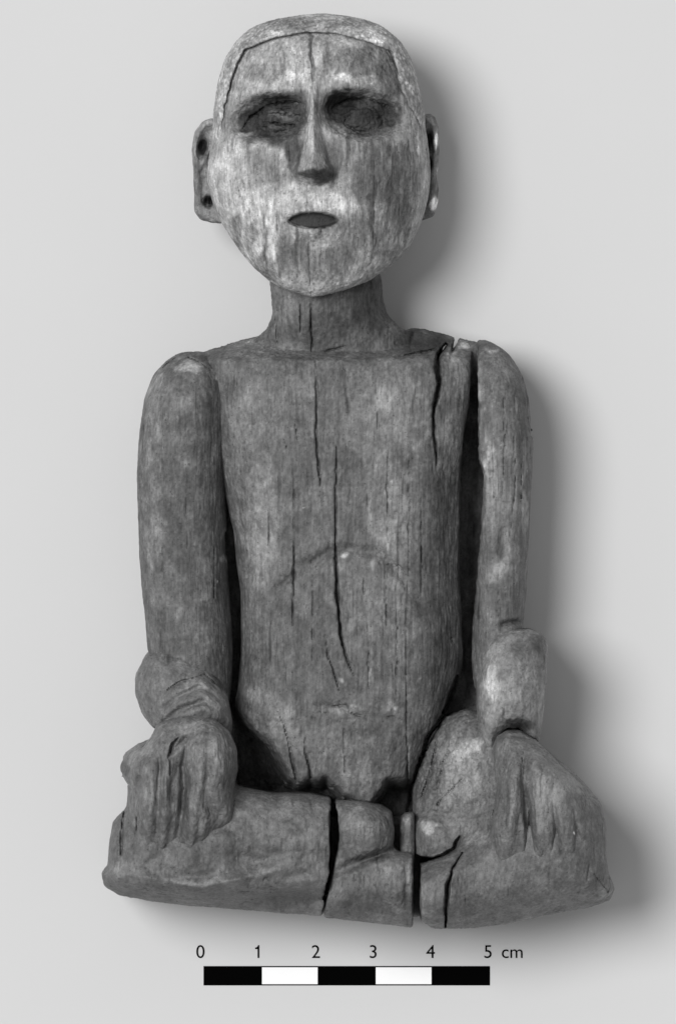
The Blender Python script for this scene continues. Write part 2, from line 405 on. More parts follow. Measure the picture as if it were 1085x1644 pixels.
head_cr = cracks_map(HB, [
 [(499, 50, .8, 3), (500, 90, 1.2, 5), (503, 140, 1.2, 4), (502, 160, .6, 2)],
 [(478, 88, .6, 2), (477, 120, 1, 4), (479, 145, .6, 2)], [(425, 115, .6, 2), (425, 145, 1, 4)],
 [(494, 296, .6, 3), (494, 345, 1.2, 5)], [(498, 372, .8, 3), (496, 420, 1.1, 5), (500, 474, .8, 4)],
 [(548, 196, .8, 5), (556, 204, 1.8, 8), (575, 214, 1.4, 7), (600, 218, .6, 3)], [(552, 200, 1.8, 7), (562, 188, .8, 3)],
 [(388, 212, 1, 5), (402, 190, 2, 10), (428, 172, 2.2, 12), (462, 165, 1.6, 8), (488, 170, 1, 4)], [(532, 176, 1, 5), (556, 162, 2, 10), (592, 160, 2, 10), (626, 176, 1, 5)], [(430, 186, 1.4, 6), (447, 184, 1.8, 8), (470, 190, 2, 9), (484, 186, 1, 5)], [(425, 196, 1, 4), (452, 203, 1.7, 7), (476, 203, 1.4, 6)],
 [(436, 214, 1, 3), (462, 212, 1.4, 5)], [(465, 232, 1, 3), (466, 262, 1.4, 4)],
 [(601, 262, .6, 2), (601, 330, .9, 3), (598, 410, .6, 2)], [(640, 250, .6, 2), (642, 330, .8, 3)],
 [(380, 290, 1, 3), (390, 330, 1.6, 4), (412, 380, 1.2, 3)], [(424, 330, .8, 3), (426, 400, 1.2, 4), (424, 440, .7, 3)],
 [(446, 340, .8, 3), (446, 372, 1.6, 4)], [(520, 90, .6, 2), (524, 140, .8, 3)]], 1.2)
def head_f(x, y, z):
    wz = sstep(150, 230, z)
    r = face_r(x, y) * wz
    return loft(x, y, z - r, head_tab, 2.5, 14) + head_cr(x, y) * wz
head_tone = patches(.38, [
 (435, 192, 62, 36, .058, .92, -8), (428, 172, 46, 10, .035, .8, -16), (452, 204, 30, 18, .12, .6), (585, 186, 64, 34, .058, .92, 5), (548, 168, 26, 24, .03, .85), (582, 200, 30, 14, .10, .5), (448, 172, 40, 14, .07, .6, -12), (474, 232, 11, 30, .13, .6),  # dark eye sockets: pigment residue plus shade painted in
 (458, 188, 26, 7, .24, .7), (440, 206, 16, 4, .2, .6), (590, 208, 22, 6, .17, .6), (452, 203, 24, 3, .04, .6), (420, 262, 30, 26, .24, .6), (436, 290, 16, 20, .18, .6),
 (580, 100, 60, 28, .17, .7), (625, 130, 28, 44, .15, .7), (600, 280, 46, 64, .16, .8), (645, 300, 26, 80, .15, .8), (534, 262, 14, 44, .12, .6), (610, 205, 30, 14, .12, .6), (470, 246, 9, 40, .10, .75), (446, 228, 22, 10, .10, .7),  # includes the nose's shaded right side, painted dark
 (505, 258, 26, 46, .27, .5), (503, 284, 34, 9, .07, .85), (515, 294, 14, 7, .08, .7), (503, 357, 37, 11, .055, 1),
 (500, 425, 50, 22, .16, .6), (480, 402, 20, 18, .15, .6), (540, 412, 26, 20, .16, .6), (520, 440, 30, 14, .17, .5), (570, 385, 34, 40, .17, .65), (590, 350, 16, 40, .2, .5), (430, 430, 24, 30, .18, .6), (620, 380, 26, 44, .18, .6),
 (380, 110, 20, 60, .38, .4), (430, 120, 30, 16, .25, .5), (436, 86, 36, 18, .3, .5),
 (465, 125, 14, 9, .62, .8), (486, 128, 8, 10, .55, .7), (552, 128, 18, 9, .6, .8), (520, 135, 8, 20, .42, .5),  # brow highlights painted as pale spots
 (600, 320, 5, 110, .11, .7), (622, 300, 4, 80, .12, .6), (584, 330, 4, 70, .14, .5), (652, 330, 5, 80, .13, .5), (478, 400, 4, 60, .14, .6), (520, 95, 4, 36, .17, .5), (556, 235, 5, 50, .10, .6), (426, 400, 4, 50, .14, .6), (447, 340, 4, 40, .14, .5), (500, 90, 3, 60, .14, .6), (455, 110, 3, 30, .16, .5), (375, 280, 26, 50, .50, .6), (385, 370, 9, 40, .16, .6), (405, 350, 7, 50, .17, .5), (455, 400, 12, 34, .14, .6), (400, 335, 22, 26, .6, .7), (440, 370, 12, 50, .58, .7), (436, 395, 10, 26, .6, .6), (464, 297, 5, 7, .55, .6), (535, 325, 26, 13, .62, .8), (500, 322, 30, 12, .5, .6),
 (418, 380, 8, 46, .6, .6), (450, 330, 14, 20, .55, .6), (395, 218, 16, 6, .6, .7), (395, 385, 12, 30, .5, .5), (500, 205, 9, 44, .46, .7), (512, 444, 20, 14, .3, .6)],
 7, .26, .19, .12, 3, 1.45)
head_tone0 = head_tone
def head_tone(x, y, z):
    a = head_tone0(x, y, z); xx = x + 2 * vnoise(x / 7, y / 5, 0 * x, 88); q = np.abs((xx - 503) / 39) ** 1.6 + np.abs((y + 1.4 * vnoise(x / 5, y / 9, 0 * x, 89) - 356) / 11.5) ** 1.8
    mk = sstep(1.12, .92, q); return a * (1 - mk) + .05 * mk
def head_d(x, y, z):
    d = grain(.8, .8, 200, 1.2)(x, y, z)
    es = np.exp(-(((x - 440) / 58) ** 2 + ((y - 192) / 30) ** 2) ** 2) + .8 * np.exp(-(((x - 585) / 60) ** 2 + ((y - 190) / 32) ** 2) ** 2)
    mouth = np.exp(-(((x - 503) / 38) ** 2 + ((y - 356) / 12) ** 2) ** 2)
    return d * (1 - .8 * mouth) + es * (4.5 * fbm(x / 11, y / 5, z / 9, 222, 4) + 3.0 * vnoise(x / 5, y / 3.5, z / 5, 229))
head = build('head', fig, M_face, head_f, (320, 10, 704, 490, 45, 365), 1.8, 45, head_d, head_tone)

# ---- hair: a raised cap framing the face
hair_tab = smooth_table([
 (21, 498, 532, 196, 145), (26, 464, 566, 214, 132), (34, 428, 598, 236, 112), (46, 400, 620, 256, 98), (66, 379, 643, 274, 84), (95, 361, 660, 286, 69),
 (130, 350, 671, 294, 60), (180, 343, 681, 297, 54), (220, 341, 684, 297, 52), (300, 341, 683, 290, 52), (380, 370, 660, 270, 60), (430, 400, 630, 250, 90)], 3.0)
hair_open = poly_map([(352, 560), (340, 330), (352, 240), (357, 199), (364, 160), (371, 128), (381, 100), (392, 82), (415, 72), (444, 62), (493, 53), (541, 56), (598, 72), (630, 85), (637, 112), (644, 144), (655, 170), (668, 190), (690, 260), (720, 560)], 1.6, 90)
def hair_f(x, y, z):
    f = loft(x, y, z, hair_tab, 2.5, 14)
    edge = hair_open(x + 1.6 * vnoise(x / 9, y / 9, 0 * x, 5), y)
    cut = np.minimum(edge, z - 110)            # open in front of the face only
    f = smax(f, -smax(edge, 120 - z, 6), 5)
    return smax(f, y - 330 - (110 - z) * .6, 10)
def hair_d(x, y, z):
    return 1.3 * fbm(x / 4, y / 5, z / 4, 300, 2) + .8 * fbm(x / 14, y / 14, z / 14, 304, 2)
hair = build('hair', head, M_hair, hair_f, (330, 8, 696, 360, 40, 310), 1.8, 45, hair_d,
             patches(.34, [(470, 42, 50, 12, .24, .6), (560, 40, 40, 10, .26, .6), (600, 62, 24, 8, .6, .7, 15), (360, 150, 12, 50, .42, .6), (650, 120, 12, 40, .36, .5)], 6, .05, .22, .26, 60))
hair.location = (0, 0, 0)

# ---- ears
earL = poly_map([(356, 196), (340, 188), (324, 194), (312, 212), (308, 238), (311, 275), (312, 310), (312, 338), (322, 351), (340, 356), (358, 357), (364, 320), (362, 230)], 2.0)
rl = Map2(290, 170, 380, 370, 1.0)
ridge(rl, [(350, 194, 7, 9), (330, 196, 7, 10), (318, 212, 7, 11), (313, 240, 6, 11), (315, 280, 6, 9), (320, 320, 8, 5)])
bump(rl, 325, 235, 9, 17, -17, 3, 12); ridge(rl, [(338, 222, 5, 6), (330, 250, 5, 8), (322, 268, 4, 5)]); bump(rl, 343, 262, 7, 15, -22, 3); bump(rl, 340, 300, 16, 20, 3)
bump(rl, 334, 323, 8, 9, -24, 4); ridge(rl, [(334, 318, 2.5, 10), (334, 328, 2.5, 8)]); ridge(rl, [(328, 314, 2, 4), (342, 316, 2, 4), (343, 330, 2, 4), (328, 331, 2, 4), (328, 314, 2, 4)])
def earL_f(x, y, z): return solid(x, y, z - rl(x, y) * sstep(130, 150, z) - (x - 335) * .25, earL, 120, 168, 10)
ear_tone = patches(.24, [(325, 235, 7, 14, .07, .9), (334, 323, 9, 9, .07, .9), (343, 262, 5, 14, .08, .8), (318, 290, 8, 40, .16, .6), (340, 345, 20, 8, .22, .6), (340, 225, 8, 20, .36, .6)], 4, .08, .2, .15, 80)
ear = build('ear', head, M_face, earL_f, (296, 176, 372, 372, 100, 200), 1.5, 45, grain(.5, .8, 210, .8), ear_tone)
ear['label'] = 'nearly whole ear with a pierced lobe'
earR = poly_map([(676, 184), (690, 181), (699, 187), (704, 203), (705, 240), (704, 262), (700, 284), (704, 300), (702, 325), (696, 345), (684, 350), (672, 352), (668, 300), (668, 220)], 1.5)
rr = Map2(650, 170, 730, 370, 1.0)
ridge(rr, [(684, 190, 5, 6), (697, 200, 5, 9), (700, 240, 4, 9), (694, 264, 5, 7), (697, 300, 5, 8), (692, 335, 5, 6)]); bump(rr, 690, 222, 5, 18, -14, 3, -8); bump(rr, 688, 262, 6, 10, -12, 3); bump(rr, 686, 322, 6, 14, -6, 3)
def earR_f(x, y, z): return solid(x, y, z - rr(x, y) * sstep(115, 135, z) + (x - 690) * .4, earR, 100, 148, 9)
ear = build('ear', head, M_face, earR_f, (660, 168, 716, 366, 80, 180), 1.5, 45, grain(.5, .8, 215, .8),
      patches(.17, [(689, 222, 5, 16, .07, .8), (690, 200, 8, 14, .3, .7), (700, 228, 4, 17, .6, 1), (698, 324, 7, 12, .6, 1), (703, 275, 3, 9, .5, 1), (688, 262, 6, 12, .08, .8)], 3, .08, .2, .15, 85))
ear['label'] = 'chipped ear with chalky white patches on its rim'

# ---- torso with the neck
tor_tab = smooth_table([
 (543, 430, 700, 156, 40), (553, 372, 740, 168, 38), (562, 338, 770, 186, 34), (570, 324, 776, 210, 32), (577, 320, 778, 234, 30), (600, 328, 776, 242, 28), (650, 334, 770, 245, 26), (700, 340, 764, 246, 25), (760, 352, 756, 245, 25),
 (850, 374, 750, 242, 25), (950, 386, 748, 240, 25), (1050, 387, 748, 243, 25), (1100, 382, 735, 245, 22), (1150, 374, 716, 244, 20),
 (1200, 374, 690, 238, 18), (1260, 380, 668, 226, 16), (1330, 400, 660, 205, 16)], 3.0)
neck_tab = smooth_table([(400, 440, 606, 180, 80), (450, 434, 612, 214, 78), (480, 437, 615, 212, 76), (505, 438, 622, 211, 70), (522, 430, 640, 206, 62), (540, 420, 662, 200, 56), (560, 412, 680, 196, 50), (590, 405, 690, 196, 50)], 5.0)
TB = (310, 396, 810, 1345)
tr = Map2(*TB); X, Y = tr.gx, tr.gy
bump(tr, 420, 640, 70, 60, 4); bump(tr, 640, 640, 70, 60, 5)
groove(tr, [(438, 965, 10, 1), (448, 945, 12, 8), (480, 912, 12, 10), (540, 880, 11, 7), (600, 886, 11, 6), (630, 905, 10, 8), (668, 960, 10, 7), (695, 1005, 9, 1)])
bump(tr, 560, 1010, 100, 110, 7); bump(tr, 555, 893, 6, 6, 4); bump(tr, 505, 800, 14, 80, -2); tr.a -= 16 * sstep(690, 742, X) * sstep(700, 800, Y)
# rough seam across the belly and the groin below it
groove(tr, [(505, 1135, 4, 2), (545, 1130, 7, 7), (562, 1142, 6, 6), (592, 1152, 6, 5), (640, 1156, 4, 2)])
# left flank falls away into the hollow beside the thigh
d_ = (X - np.interp(Y, [1060, 1120, 1160, 1200, 1240, 1275, 1340], [330, 372, 405, 446, 470, 486, 492]))
tr.a -= np.where(Y > 1040, np.clip(-d_, 0, 90) * 3.6 * sstep(0, 24, -d_) + np.clip(-d_, 0, 60) * .6, 0) * sstep(1040, 1130, Y)
en_ = np.interp(X, [440, 490, 525, 565, 598, 622, 660], [1258, 1262, 1260, 1296, 1298, 1262, 1258]) + 9 * fbm(X / 9, Y / 30, 0 * X, 71, 3)
tr.a -= 190 * sstep(-16, 22, Y - en_) ** 1.3
tr.blur(2.5)
tor_cr = cracks_map(TB, [
 [(507, 580, 1, 5), (508, 640, 1.3, 7), (508, 706, 1.8, 10), (513, 770, 1.4, 8), (514, 790, .5, 3)],
 [(541, 715, .7, 4), (539, 780, 1.5, 9), (538, 852, 1.9, 12), (540, 951, 2.8, 20), (547, 1018, 2.6, 20), (556, 1056, 1.8, 12), (568, 1084, .8, 5)],
 [(472, 785, .6, 3), (473, 860, 1.1, 6), (472, 918, 1.9, 10), (470, 1004, .9, 4)], [(473, 676, .6, 3), (477, 695, 1.4, 6), (479, 706, .5, 3)], [(455, 700, .5, 2), (461, 720, 1, 5)],
 [(481, 483, 1, 5), (482, 533, 1.3, 6)], [(499, 488, 1.2, 6), (499, 520, 2.1, 12), (501, 553, 1.8, 10), (500, 572, .7, 4)], [(442, 510, 1, 4), (446, 550, 1.2, 5)],
 [(512, 566, 1, 6), (530, 562, 2, 9), (555, 556, 1, 5)], [(528, 1131, .6, 3), (544, 1132, 1.6, 6), (556, 1131, .8, 3)], [(560, 1142, .8, 3), (572, 1147, 1.5, 6), (590, 1150, .6, 2)], [(512, 1142, .6, 2), (524, 1144, 1.2, 4)], [(618, 1149, .6, 2), (630, 1150, 1.3, 5), (640, 1154, .6, 2)],
 [(590, 1000, .6, 3), (592, 1080, 1.2, 6), (591, 1120, .6, 3)], [(636, 940, .6, 3), (637, 1060, 1.1, 6), (636, 1120, .6, 3)], [(430, 780, .6, 3), (432, 860, 1.1, 5), (430, 900, .5, 2)], [(500, 900, .6, 3), (503, 990, 1.1, 5), (502, 1060, .6, 3)], [(605, 610, .5, 2), (606, 680, 1, 5), (604, 720, .5, 2)], [(676, 800, .6, 3), (677, 900, 1.2, 6), (675, 960, .6, 3)],
 [(716, 553, 3, 26), (704, 570, 4.4, 40), (702, 590, 4.4, 40), (705, 616, 3.6, 36), (698, 645, 4.0, 36), (695, 670, 2.8, 26), (696, 700, 2.6, 20), (700, 732, 1.8, 12), (701, 765, .7, 4)],
 [(735, 536, 3, 24), (730, 553, 3.2, 26), (721, 577, 1.8, 12)],
 [(640, 573, 1, 5), (660, 569, 3.0, 16), (684, 566, 3.4, 18), (700, 560, 1.6, 8)],
 [(522, 1020, .6, 3), (527, 1052, 1.3, 7), (536, 1080, 1.5, 8), (545, 1112, .9, 5)], [(464, 1190, .8, 5), (470, 1222, 2, 12), (477, 1256, 1.8, 12)], [(489, 1180, .8, 4), (492, 1210, 1.6, 9), (499, 1248, 2.2, 12)],
 [(445, 1140, .7, 4), (458, 1170, 1.4, 8), (466, 1195, .8, 5)],
 [(623, 700, .5, 3), (622, 790, 1.1, 5), (621, 880, .6, 3)], [(590, 790, .5, 2), (591, 850, 1, 4)], [(656, 740, .5, 3), (657, 840, 1.1, 5), (656, 900, .8, 3), (652, 1000, .9, 4), (652, 1140, 1.0, 5), (654, 1260, 1.6, 8)],
 [(618, 895, .8, 4), (620, 1010, 1.0, 5)], [(616, 905, 1, 5), (640, 908, 1.6, 6), (652, 925, 1, 4)], [(583, 900, .5, 2), (583, 960, 1, 4)],
 [(733, 1085, 2.5, 20), (728, 1105, 4, 30), (710, 1150, 3.6, 30), (686, 1184, 3.4, 28), (672, 1234, 3.6, 28), (660, 1273, 3.6, 28), (654, 1320, 3, 20)],
 [(552, 1170, .6, 3), (554, 1240, 1, 5)], [(724, 1024, 1.6, 6), (726, 1030, 1.6, 6)]], 1.6)
def tor_f(x, y, z):
    wz = sstep(24, 110, z)
    r = tr(x, y) * wz
    f = loft(x, y, z - r, tor_tab, 2.9, 12)
    f = smax(f, x - np.interp(y, [540, 560, 600, 650, 700, 760, 850, 950, 1050, 1100, 1160], [766, 758, 755, 751, 743, 739, 737, 738, 743, 745, 800]).astype(f32) + 1.5 * fbm(0 * x, y / 14, z / 20, 19, 2), 4)
    nk = loft(x, y, z, neck_tab, 2.3, 20)
    f = smin(f, nk, 7)
    # webs of wood deep behind the clefts between arms and trunk
    f = smin(f, np.maximum(np.maximum(np.maximum(330 - x, x - 800), np.maximum(575 - y, y - 1150)), np.maximum(z - 62, 22 - z)), 10)
    # thick top of the shoulders
    f = smin(f, cone(x, y, z, (432, 578, 120), (300, 608, 112), 44, 35), 10)
    f = smin(f, cone(x, y, z, (670, 576, 120), (764, 584, 112), 50, 36), 10)
    return f + tor_cr(x, y) * wz
tor_tone = patches(.122, [
 (462, 930, 22, 6, .085, .6, -52), (500, 896, 24, 6, .085, .6, -28), (542, 880, 24, 5, .09, .6, -5), (600, 888, 20, 5, .1, .5, 10), (642, 908, 14, 5, .085, .6, 35), (672, 965, 40, 5, .09, .5, 62),  # shade along the belly arc groove, painted into the tone
 (420, 850, 30, 120, .20, .7), (440, 640, 60, 60, .155, .6), (400, 680, 30, 50, .185, .6), (580, 690, 40, 60, .17, .6), (640, 660, 50, 70, .19, .7), (610, 800, 26, 100, .19, .6), (640, 850, 20, 80, .20, .5),
 (560, 600, 80, 24, .13, .6), (540, 640, 26, 90, .115, .6), (560, 735, 20, 20, .09, .5), (480, 850, 12, 130, .12, .5), (700, 880, 30, 160, .10, .8), (700, 1050, 30, 100, .095, .7), (570, 840, 20, 60, .115, .6),  # right flank painted darker, as shade where the plane turns
 (590, 960, 40, 60, .16, .6), (490, 1000, 40, 70, .105, .6), (440, 1060, 40, 60, .115, .6), (530, 1050, 40, 50, .11, .5), (600, 1060, 40, 50, .12, .5), (560, 1210, 50, 40, .15, .5), (520, 1200, 40, 40, .14, .5),
 (520, 530, 90, 34, .095, .8), (600, 490, 40, 50, .07, .7), (560, 500, 40, 30, .075, .6), (460, 500, 30, 40, .15, .6), (470, 560, 30, 16, .16, .5), (400, 560, 40, 14, .17, .7), (680, 545, 50, 20, .07, .8), (650, 560, 30, 10, .1, .5),  # head's shade on neck and shoulder painted into the tone
 (730, 600, 18, 50, .18, .7), (727, 570, 10, 14, .26, .7), (720, 690, 16, 30, .19, .6), (745, 552, 12, 10, .28, .7), (620, 640, 20, 20, .2, .5),
 (440, 1130, 44, 16, .19, .6, 25), (400, 1120, 10, 10, .22, .6), (455, 1170, 26, 26, .22, .6, 40), (548, 1138, 22, 6, .22, .6), (566, 1140, 8, 7, .24, .6), (620, 1132, 14, 8, .19, .6), (634, 1140, 5, 3, .32, .6), (590, 1080, 4, 6, .28, .7), (655, 1085, 5, 8, .22, .6),
 (555, 893, 6, 6, .24, 1), (548, 1090, 5, 5, .3, .6), (628, 772, 2.4, 3, .3, .9), (487, 811, 2.6, 2, .3, .9), (595, 905, 5, 10, .26, .6), (372, 850, 8, 30, .22, .6), (640, 1000, 12, 90, .17, .6), (555, 1230, 10, 40, .2, .6), (585, 1240, 8, 30, .19, .6)],
 8, .18, .22, .14, 11)
def tor_d(x, y, z):
    rough = np.exp(-(((x - 570) / 90) ** 2 + ((y - 1140) / 14) ** 2)) + np.exp(-(((x - 430) / 60) ** 2 + ((y - 1150) / 50) ** 2))
    top = sstep(585, 565, y) * .9
    return grain(.9, .8, 400, 1.6)(x, y, z) + (rough * 2.6 + top * 1.8) * fbm(x / 6, y / 6, z / 6, 444, 3)
torso = build('torso', fig, M_body, tor_f, (312, 398, 806, 1340, 8, 262), 2.0, 62, tor_d, tor_tone)

# ---- upper arms
ual = smooth_table([(564, 288, 330, 160, 120), (578, 266, 350, 194, 85), (600, 246, 364, 220, 55), (640, 231, 370, 234, 40), (690, 224, 368, 238, 32), (760, 220, 364, 240, 30), (850, 222, 362, 238, 30), (930, 226, 366, 238, 30),
 (1000, 234, 372, 240, 30), (1050, 238, 374, 244, 32), (1100, 246, 372, 248, 40), (1150, 262, 366, 248, 60)], 5)
ua_m = Map2(200, 550, 400, 1170); bump(ua_m, 300, 800, 26, 90, -3); bump(ua_m, 280, 640, 30, 50, 4)
ual_cr = cracks_map((200, 550, 400, 1170), [[(300, 573, 1, 8), (318, 580, 1.6, 8), (332, 590, 1, 4)], [(284, 573, 1, 6), (262, 590, 1.2, 7)], [(360, 855, 2, 5), (363, 890, 1, 4)], [(345, 820, .6, 3), (344, 960, 1, 4)], [(262, 840, .5, 2), (262, 930, .9, 3)],
 [(300, 800, .5, 2), (302, 880, .9, 3)]], 1.5)
def ual_f(x, y, z):
    wz = sstep(60, 150, z); return loft(x, y, z - ua_m(x, y) * wz, ual, 2.3, 10) + ual_cr(x, y) * wz
arm_tone = patches(.110, [(245, 760, 18, 200, .17, .6), (250, 640, 24, 40, .18, .6), (300, 590, 26, 14, .26, .8), (345, 600, 10, 10, .26, .6), (300, 640, 40, 40, .14, .5), (290, 860, 30, 70, .095, .7), (330, 760, 20, 90, .10, .6), (300, 700, 30, 14, .17, .6), (290, 740, 16, 10, .17, .5),
 (270, 960, 30, 60, .14, .5), (330, 900, 10, 80, .12, .5), (357, 860, 4, 16, .24, .7), (362, 896, 4, 6, .26, .7), (352, 936, 3, 3, .5, .8), (350, 1000, 14, 50, .12, .5)], 9, .14, .24, .15, 21)
ua = build('upper_arm', fig, M_body, ual_f, (206, 560, 392, 1164, 18, 262), 2.0, 50, grain(.9, .8, 500, 1.8), arm_tone)

uar = smooth_table([(546, 730, 784, 160, 110), (556, 730, 802, 186, 85), (572, 730, 820, 206, 60), (600, 732, 838, 224, 48), (640, 735, 850, 234, 40), (700, 740, 855, 238, 34), (760, 750, 854, 240, 32), (850, 755, 850, 238, 32), (950, 764, 845, 238, 34),
 (1000, 760, 840, 240, 38), (1060, 758, 836, 240, 44), (1110, 764, 830, 236, 55)], 4)
UB = (730, 530, 880, 1130)
uar_m = Map2(*UB); groove(uar_m, [(842, 620, 5, 3), (848, 680, 6, 6), (846, 760, 5, 5), (843, 880, 5, 5), (838, 990, 5, 4)]); bump(uar_m, 800, 880, 8, 30, -4, 2, 15); ridge(uar_m, [(785, 940, 4, 1), (800, 915, 5, 4), (824, 895, 5, 3)]); bump(uar_m, 806, 860, 5, 20, -5, 2, 10)
groove(uar_m, [(805, 1012, 5, 4), (806, 1002, 6, 14), (822, 998, 6, 18), (840, 1000, 6, 14)])
uar_m.blur(1.5)
uar_cr = cracks_map(UB, [[(845, 600, 1, 5), (851, 640, 1.6, 8), (853, 700, 1.2, 5)], [(808, 640, .5, 2), (809, 720, 1, 5), (806, 800, .6, 3)], [(824, 700, .5, 3), (826, 780, 1.1, 5), (818, 860, .7, 3)], [(790, 720, .5, 2), (792, 800, .9, 4)], [(836, 740, .6, 3), (836, 800, 1.2, 5)], [(800, 940, .5, 2), (800, 990, .8, 4)]], 1.6)
def uar_f(x, y, z):
    wz = sstep(60, 150, z); f = loft(x, y, z - uar_m(x, y) * wz, uar, 2.7, 8)
    cut = x - np.interp(y, [545, 600, 650, 700, 735, 765, 850, 950, 1000, 1050], [767, 768, 769, 768, 769, 778, 773, 765, 760, 757]).astype(f32) + 2.5 * fbm(0 * x, y / 12, z / 20, 9, 2)     # broken inner face
    return smax(f, -cut, 3) + uar_cr(x, y) * wz
uar_tone = patches(.138, [(820, 640, 26, 60, .13, .6), (800, 600, 20, 30, .17, .6), (790, 780, 16, 70, .22, .7), (783, 740, 6, 40, .36, .6), (820, 850, 20, 90, .17, .6), (765, 630, 5, 40, .3, .7), (797, 920, 24, 14, .26, .7, -40), (810, 960, 24, 40, .11, .6), (805, 880, 7, 22, .08, .6),
 (842, 800, 4, 140, .3, .6), (838, 680, 10, 60, .11, .5), (780, 960, 14, 40, .17, .5), (845, 900, 8, 60, .13, .5), (790, 562, 12, 5, .3, .7), (850, 640, 5, 14, .06, .7)], 7, .2, .15, .12, 26)
ua = build('upper_arm', fig, M_body, uar_f, (740, 536, 872, 1126, 20, 260), 2.0, 50, grain(1.2, .9, 520, 1.6), uar_tone)
ua['label'] = 'cracked upper arm split away from the trunk'

# ---- forearms
fal = poly_map([(236, 1048), (262, 1042), (300, 1044), (330, 1062), (352, 1090), (366, 1120), (374, 1160), (368, 1190), (330, 1200), (280, 1190), (246, 1168), (228, 1146), (217, 1115), (218, 1085)], 4)
fr = Map2(180, 1010, 420, 1240)
FX, FY = fr.gx, fr.gy
bump(fr, 330, 1140, 56, 46, 60, 2.4); ridge(fr, [(258, 1128, 5, 2), (280, 1108, 6, 6), (318, 1092, 6, 7), (348, 1106, 6, 4)]); ridge(fr, [(262, 1152, 5, 3), (290, 1126, 7, 12), (330, 1112, 7, 12), (360, 1136, 6, 7)]); ridge(fr, [(262, 1166, 5, 2), (290, 1148, 6, 7), (330, 1134, 6, 7), (366, 1156, 6, 4)])
groove(fr, [(262, 1138, 5, 5), (290, 1118, 6, 12), (322, 1102, 6, 12), (356, 1122, 5, 8)]); groove(fr, [(262, 1160, 5, 4), (290, 1138, 6, 8), (330, 1124, 5, 6), (364, 1146, 5, 4)])
fr.blur(1.5)
fal_cr = cracks_map((180, 1010, 420, 1240), [[(236, 1050, 1.6, 8), (262, 1045, 2.2, 14), (296, 1045, 1.6, 10), (318, 1056, 1, 5)], [(270, 1106, 1.2, 7), (290, 1094, 2, 10), (330, 1082, 1.2, 5), (346, 1096, 1.4, 5)]], 1.2)
def fal_f(x, y, z):
    wz = sstep(120, 200, z); return solid(x, y, z - fr(x, y) * wz, fal, 50, 262, 58) + fal_cr(x, y) * wz
fa = build('forearm', fig, M_leg, fal_f, (204, 1030, 392, 1212, 40, 340), 2.0, 60, grain(.5, 1.0, 540, 1.8),
      patches(.15, [(240, 1090, 20, 40, .13, .6), (280, 1075, 40, 22, .14, .5), (290, 1070, 10, 10, .24, .4), (325, 1105, 40, 14, .22, .7, 20), (340, 1130, 34, 16, .22, .7, 30), (300, 1130, 30, 10, .14, .6, -25), (350, 1080, 14, 30, .10, .7), (250, 1160, 14, 12, .2, .5)], 6, .06, .18, .12, 31))
far = poly_map([(800, 1018), (812, 1011), (850, 1010), (870, 1018), (878, 1036), (876, 1072), (874, 1120), (864, 1192), (848, 1184), (834, 1168), (812, 1168), (796, 1186), (794, 1222), (797, 1250), (784, 1226), (774, 1190), (766, 1150), (765, 1100), (772, 1060), (786, 1030)], 2.0)
frr = Map2(740, 990, 900, 1270)
bump(frr, 815, 1125, 44, 60, 16, 2.4); groove(frr, [(852, 1068, 4, 2), (868, 1074, 5, 7), (872, 1100, 4, 5), (868, 1170, 4, 3)]); ridge(frr, [(802, 1022, 5, 2), (840, 1018, 5, 2)]); bump(frr, 830, 1030, 40, 18, -8); bump(frr, 770, 1230, 30, 30, -20)
frr.blur(1.2)
def far_f(x, y, z):
    wz = sstep(120, 200, z); return solid(x, y, z - frr(x, y) * wz, far, 70, 288, 44)
fa = build('forearm', fig, M_leg, far_f, (752, 998, 890, 1262, 60, 320), 2.0, 60, grain(.6, 1.0, 560, 1.6),
      patches(.19, [(787, 1095, 16, 34, .42, .75), (800, 1150, 26, 20, .26, .6), (840, 1120, 22, 40, .20, .6), (845, 1040, 26, 20, .13, .7), (790, 1040, 14, 16, .3, .6), (868, 1130, 4, 50, .32, .6), (835, 1160, 26, 10, .09, .8), (780, 1200, 10, 30, .24, .6), (862, 1030, 14, 14, .11, .6)], 6, .12, .16, .14, 35))
fa['label'] = 'pale detached forearm sleeve'
# wrist peg seated in the sleeve
# ---- legs
lL = poly_map([(200, 1212), (222, 1196), (262, 1178), (330, 1180), (368, 1215), (378, 1262), (440, 1273), (500, 1274), (528, 1280), (640, 1286), (640, 1480), (517, 1470), (460, 1466), (400, 1461), (300, 1453), (235, 1445), (192, 1437), (169, 1421), (164, 1400),
 (174, 1388), (176, 1350), (181, 1322), (204, 1296), (208, 1262), (197, 1244)], 2.2)
LB = (140, 1150, 680, 1500)
lr = Map2(*LB); X, Y = lr.gx, lr.gy
bump(lr, 470, 1340, 70, 50, 12); bump(lr, 330, 1360, 70, 40, 16)
ridge(lr, [(175, 1402, 10, 4), (230, 1404, 11, 11), (290, 1416, 9, 14), (330, 1418, 9, 15), (380, 1409, 9, 14), (425, 1396, 10, 9), (470, 1388, 12, 3)])
lr.a += 3.5 * fbm(X / 30, Y / 22, 0 * X, 99, 3) * 2
lr.a -= 62 * sstep(0, 34, Y - np.interp(X, [160, 230, 300, 380, 430, 520, 560], [1408, 1416, 1424, 1420, 1412, 1410, 1410])) 
lr.a -= np.clip(np.interp(Y, [1200, 1300, 1400], [34, 24, 0]), 0, 60) * sstep(250, 190, X)
lr.a -= 14 * np.exp(-((X - 400) / 50) ** 2 - ((Y - 1375) / 20) ** 2)
lr.blur(2.2)
lL_cr = cracks_map(LB, [[(533, 1290, 2, 20), (530, 1400, 2, 18), (520, 1440, 1.6, 12), (526, 1450, 1, 6)], [(200, 1290, 1.2, 6), (196, 1370, 1.6, 8)]], 1.4)
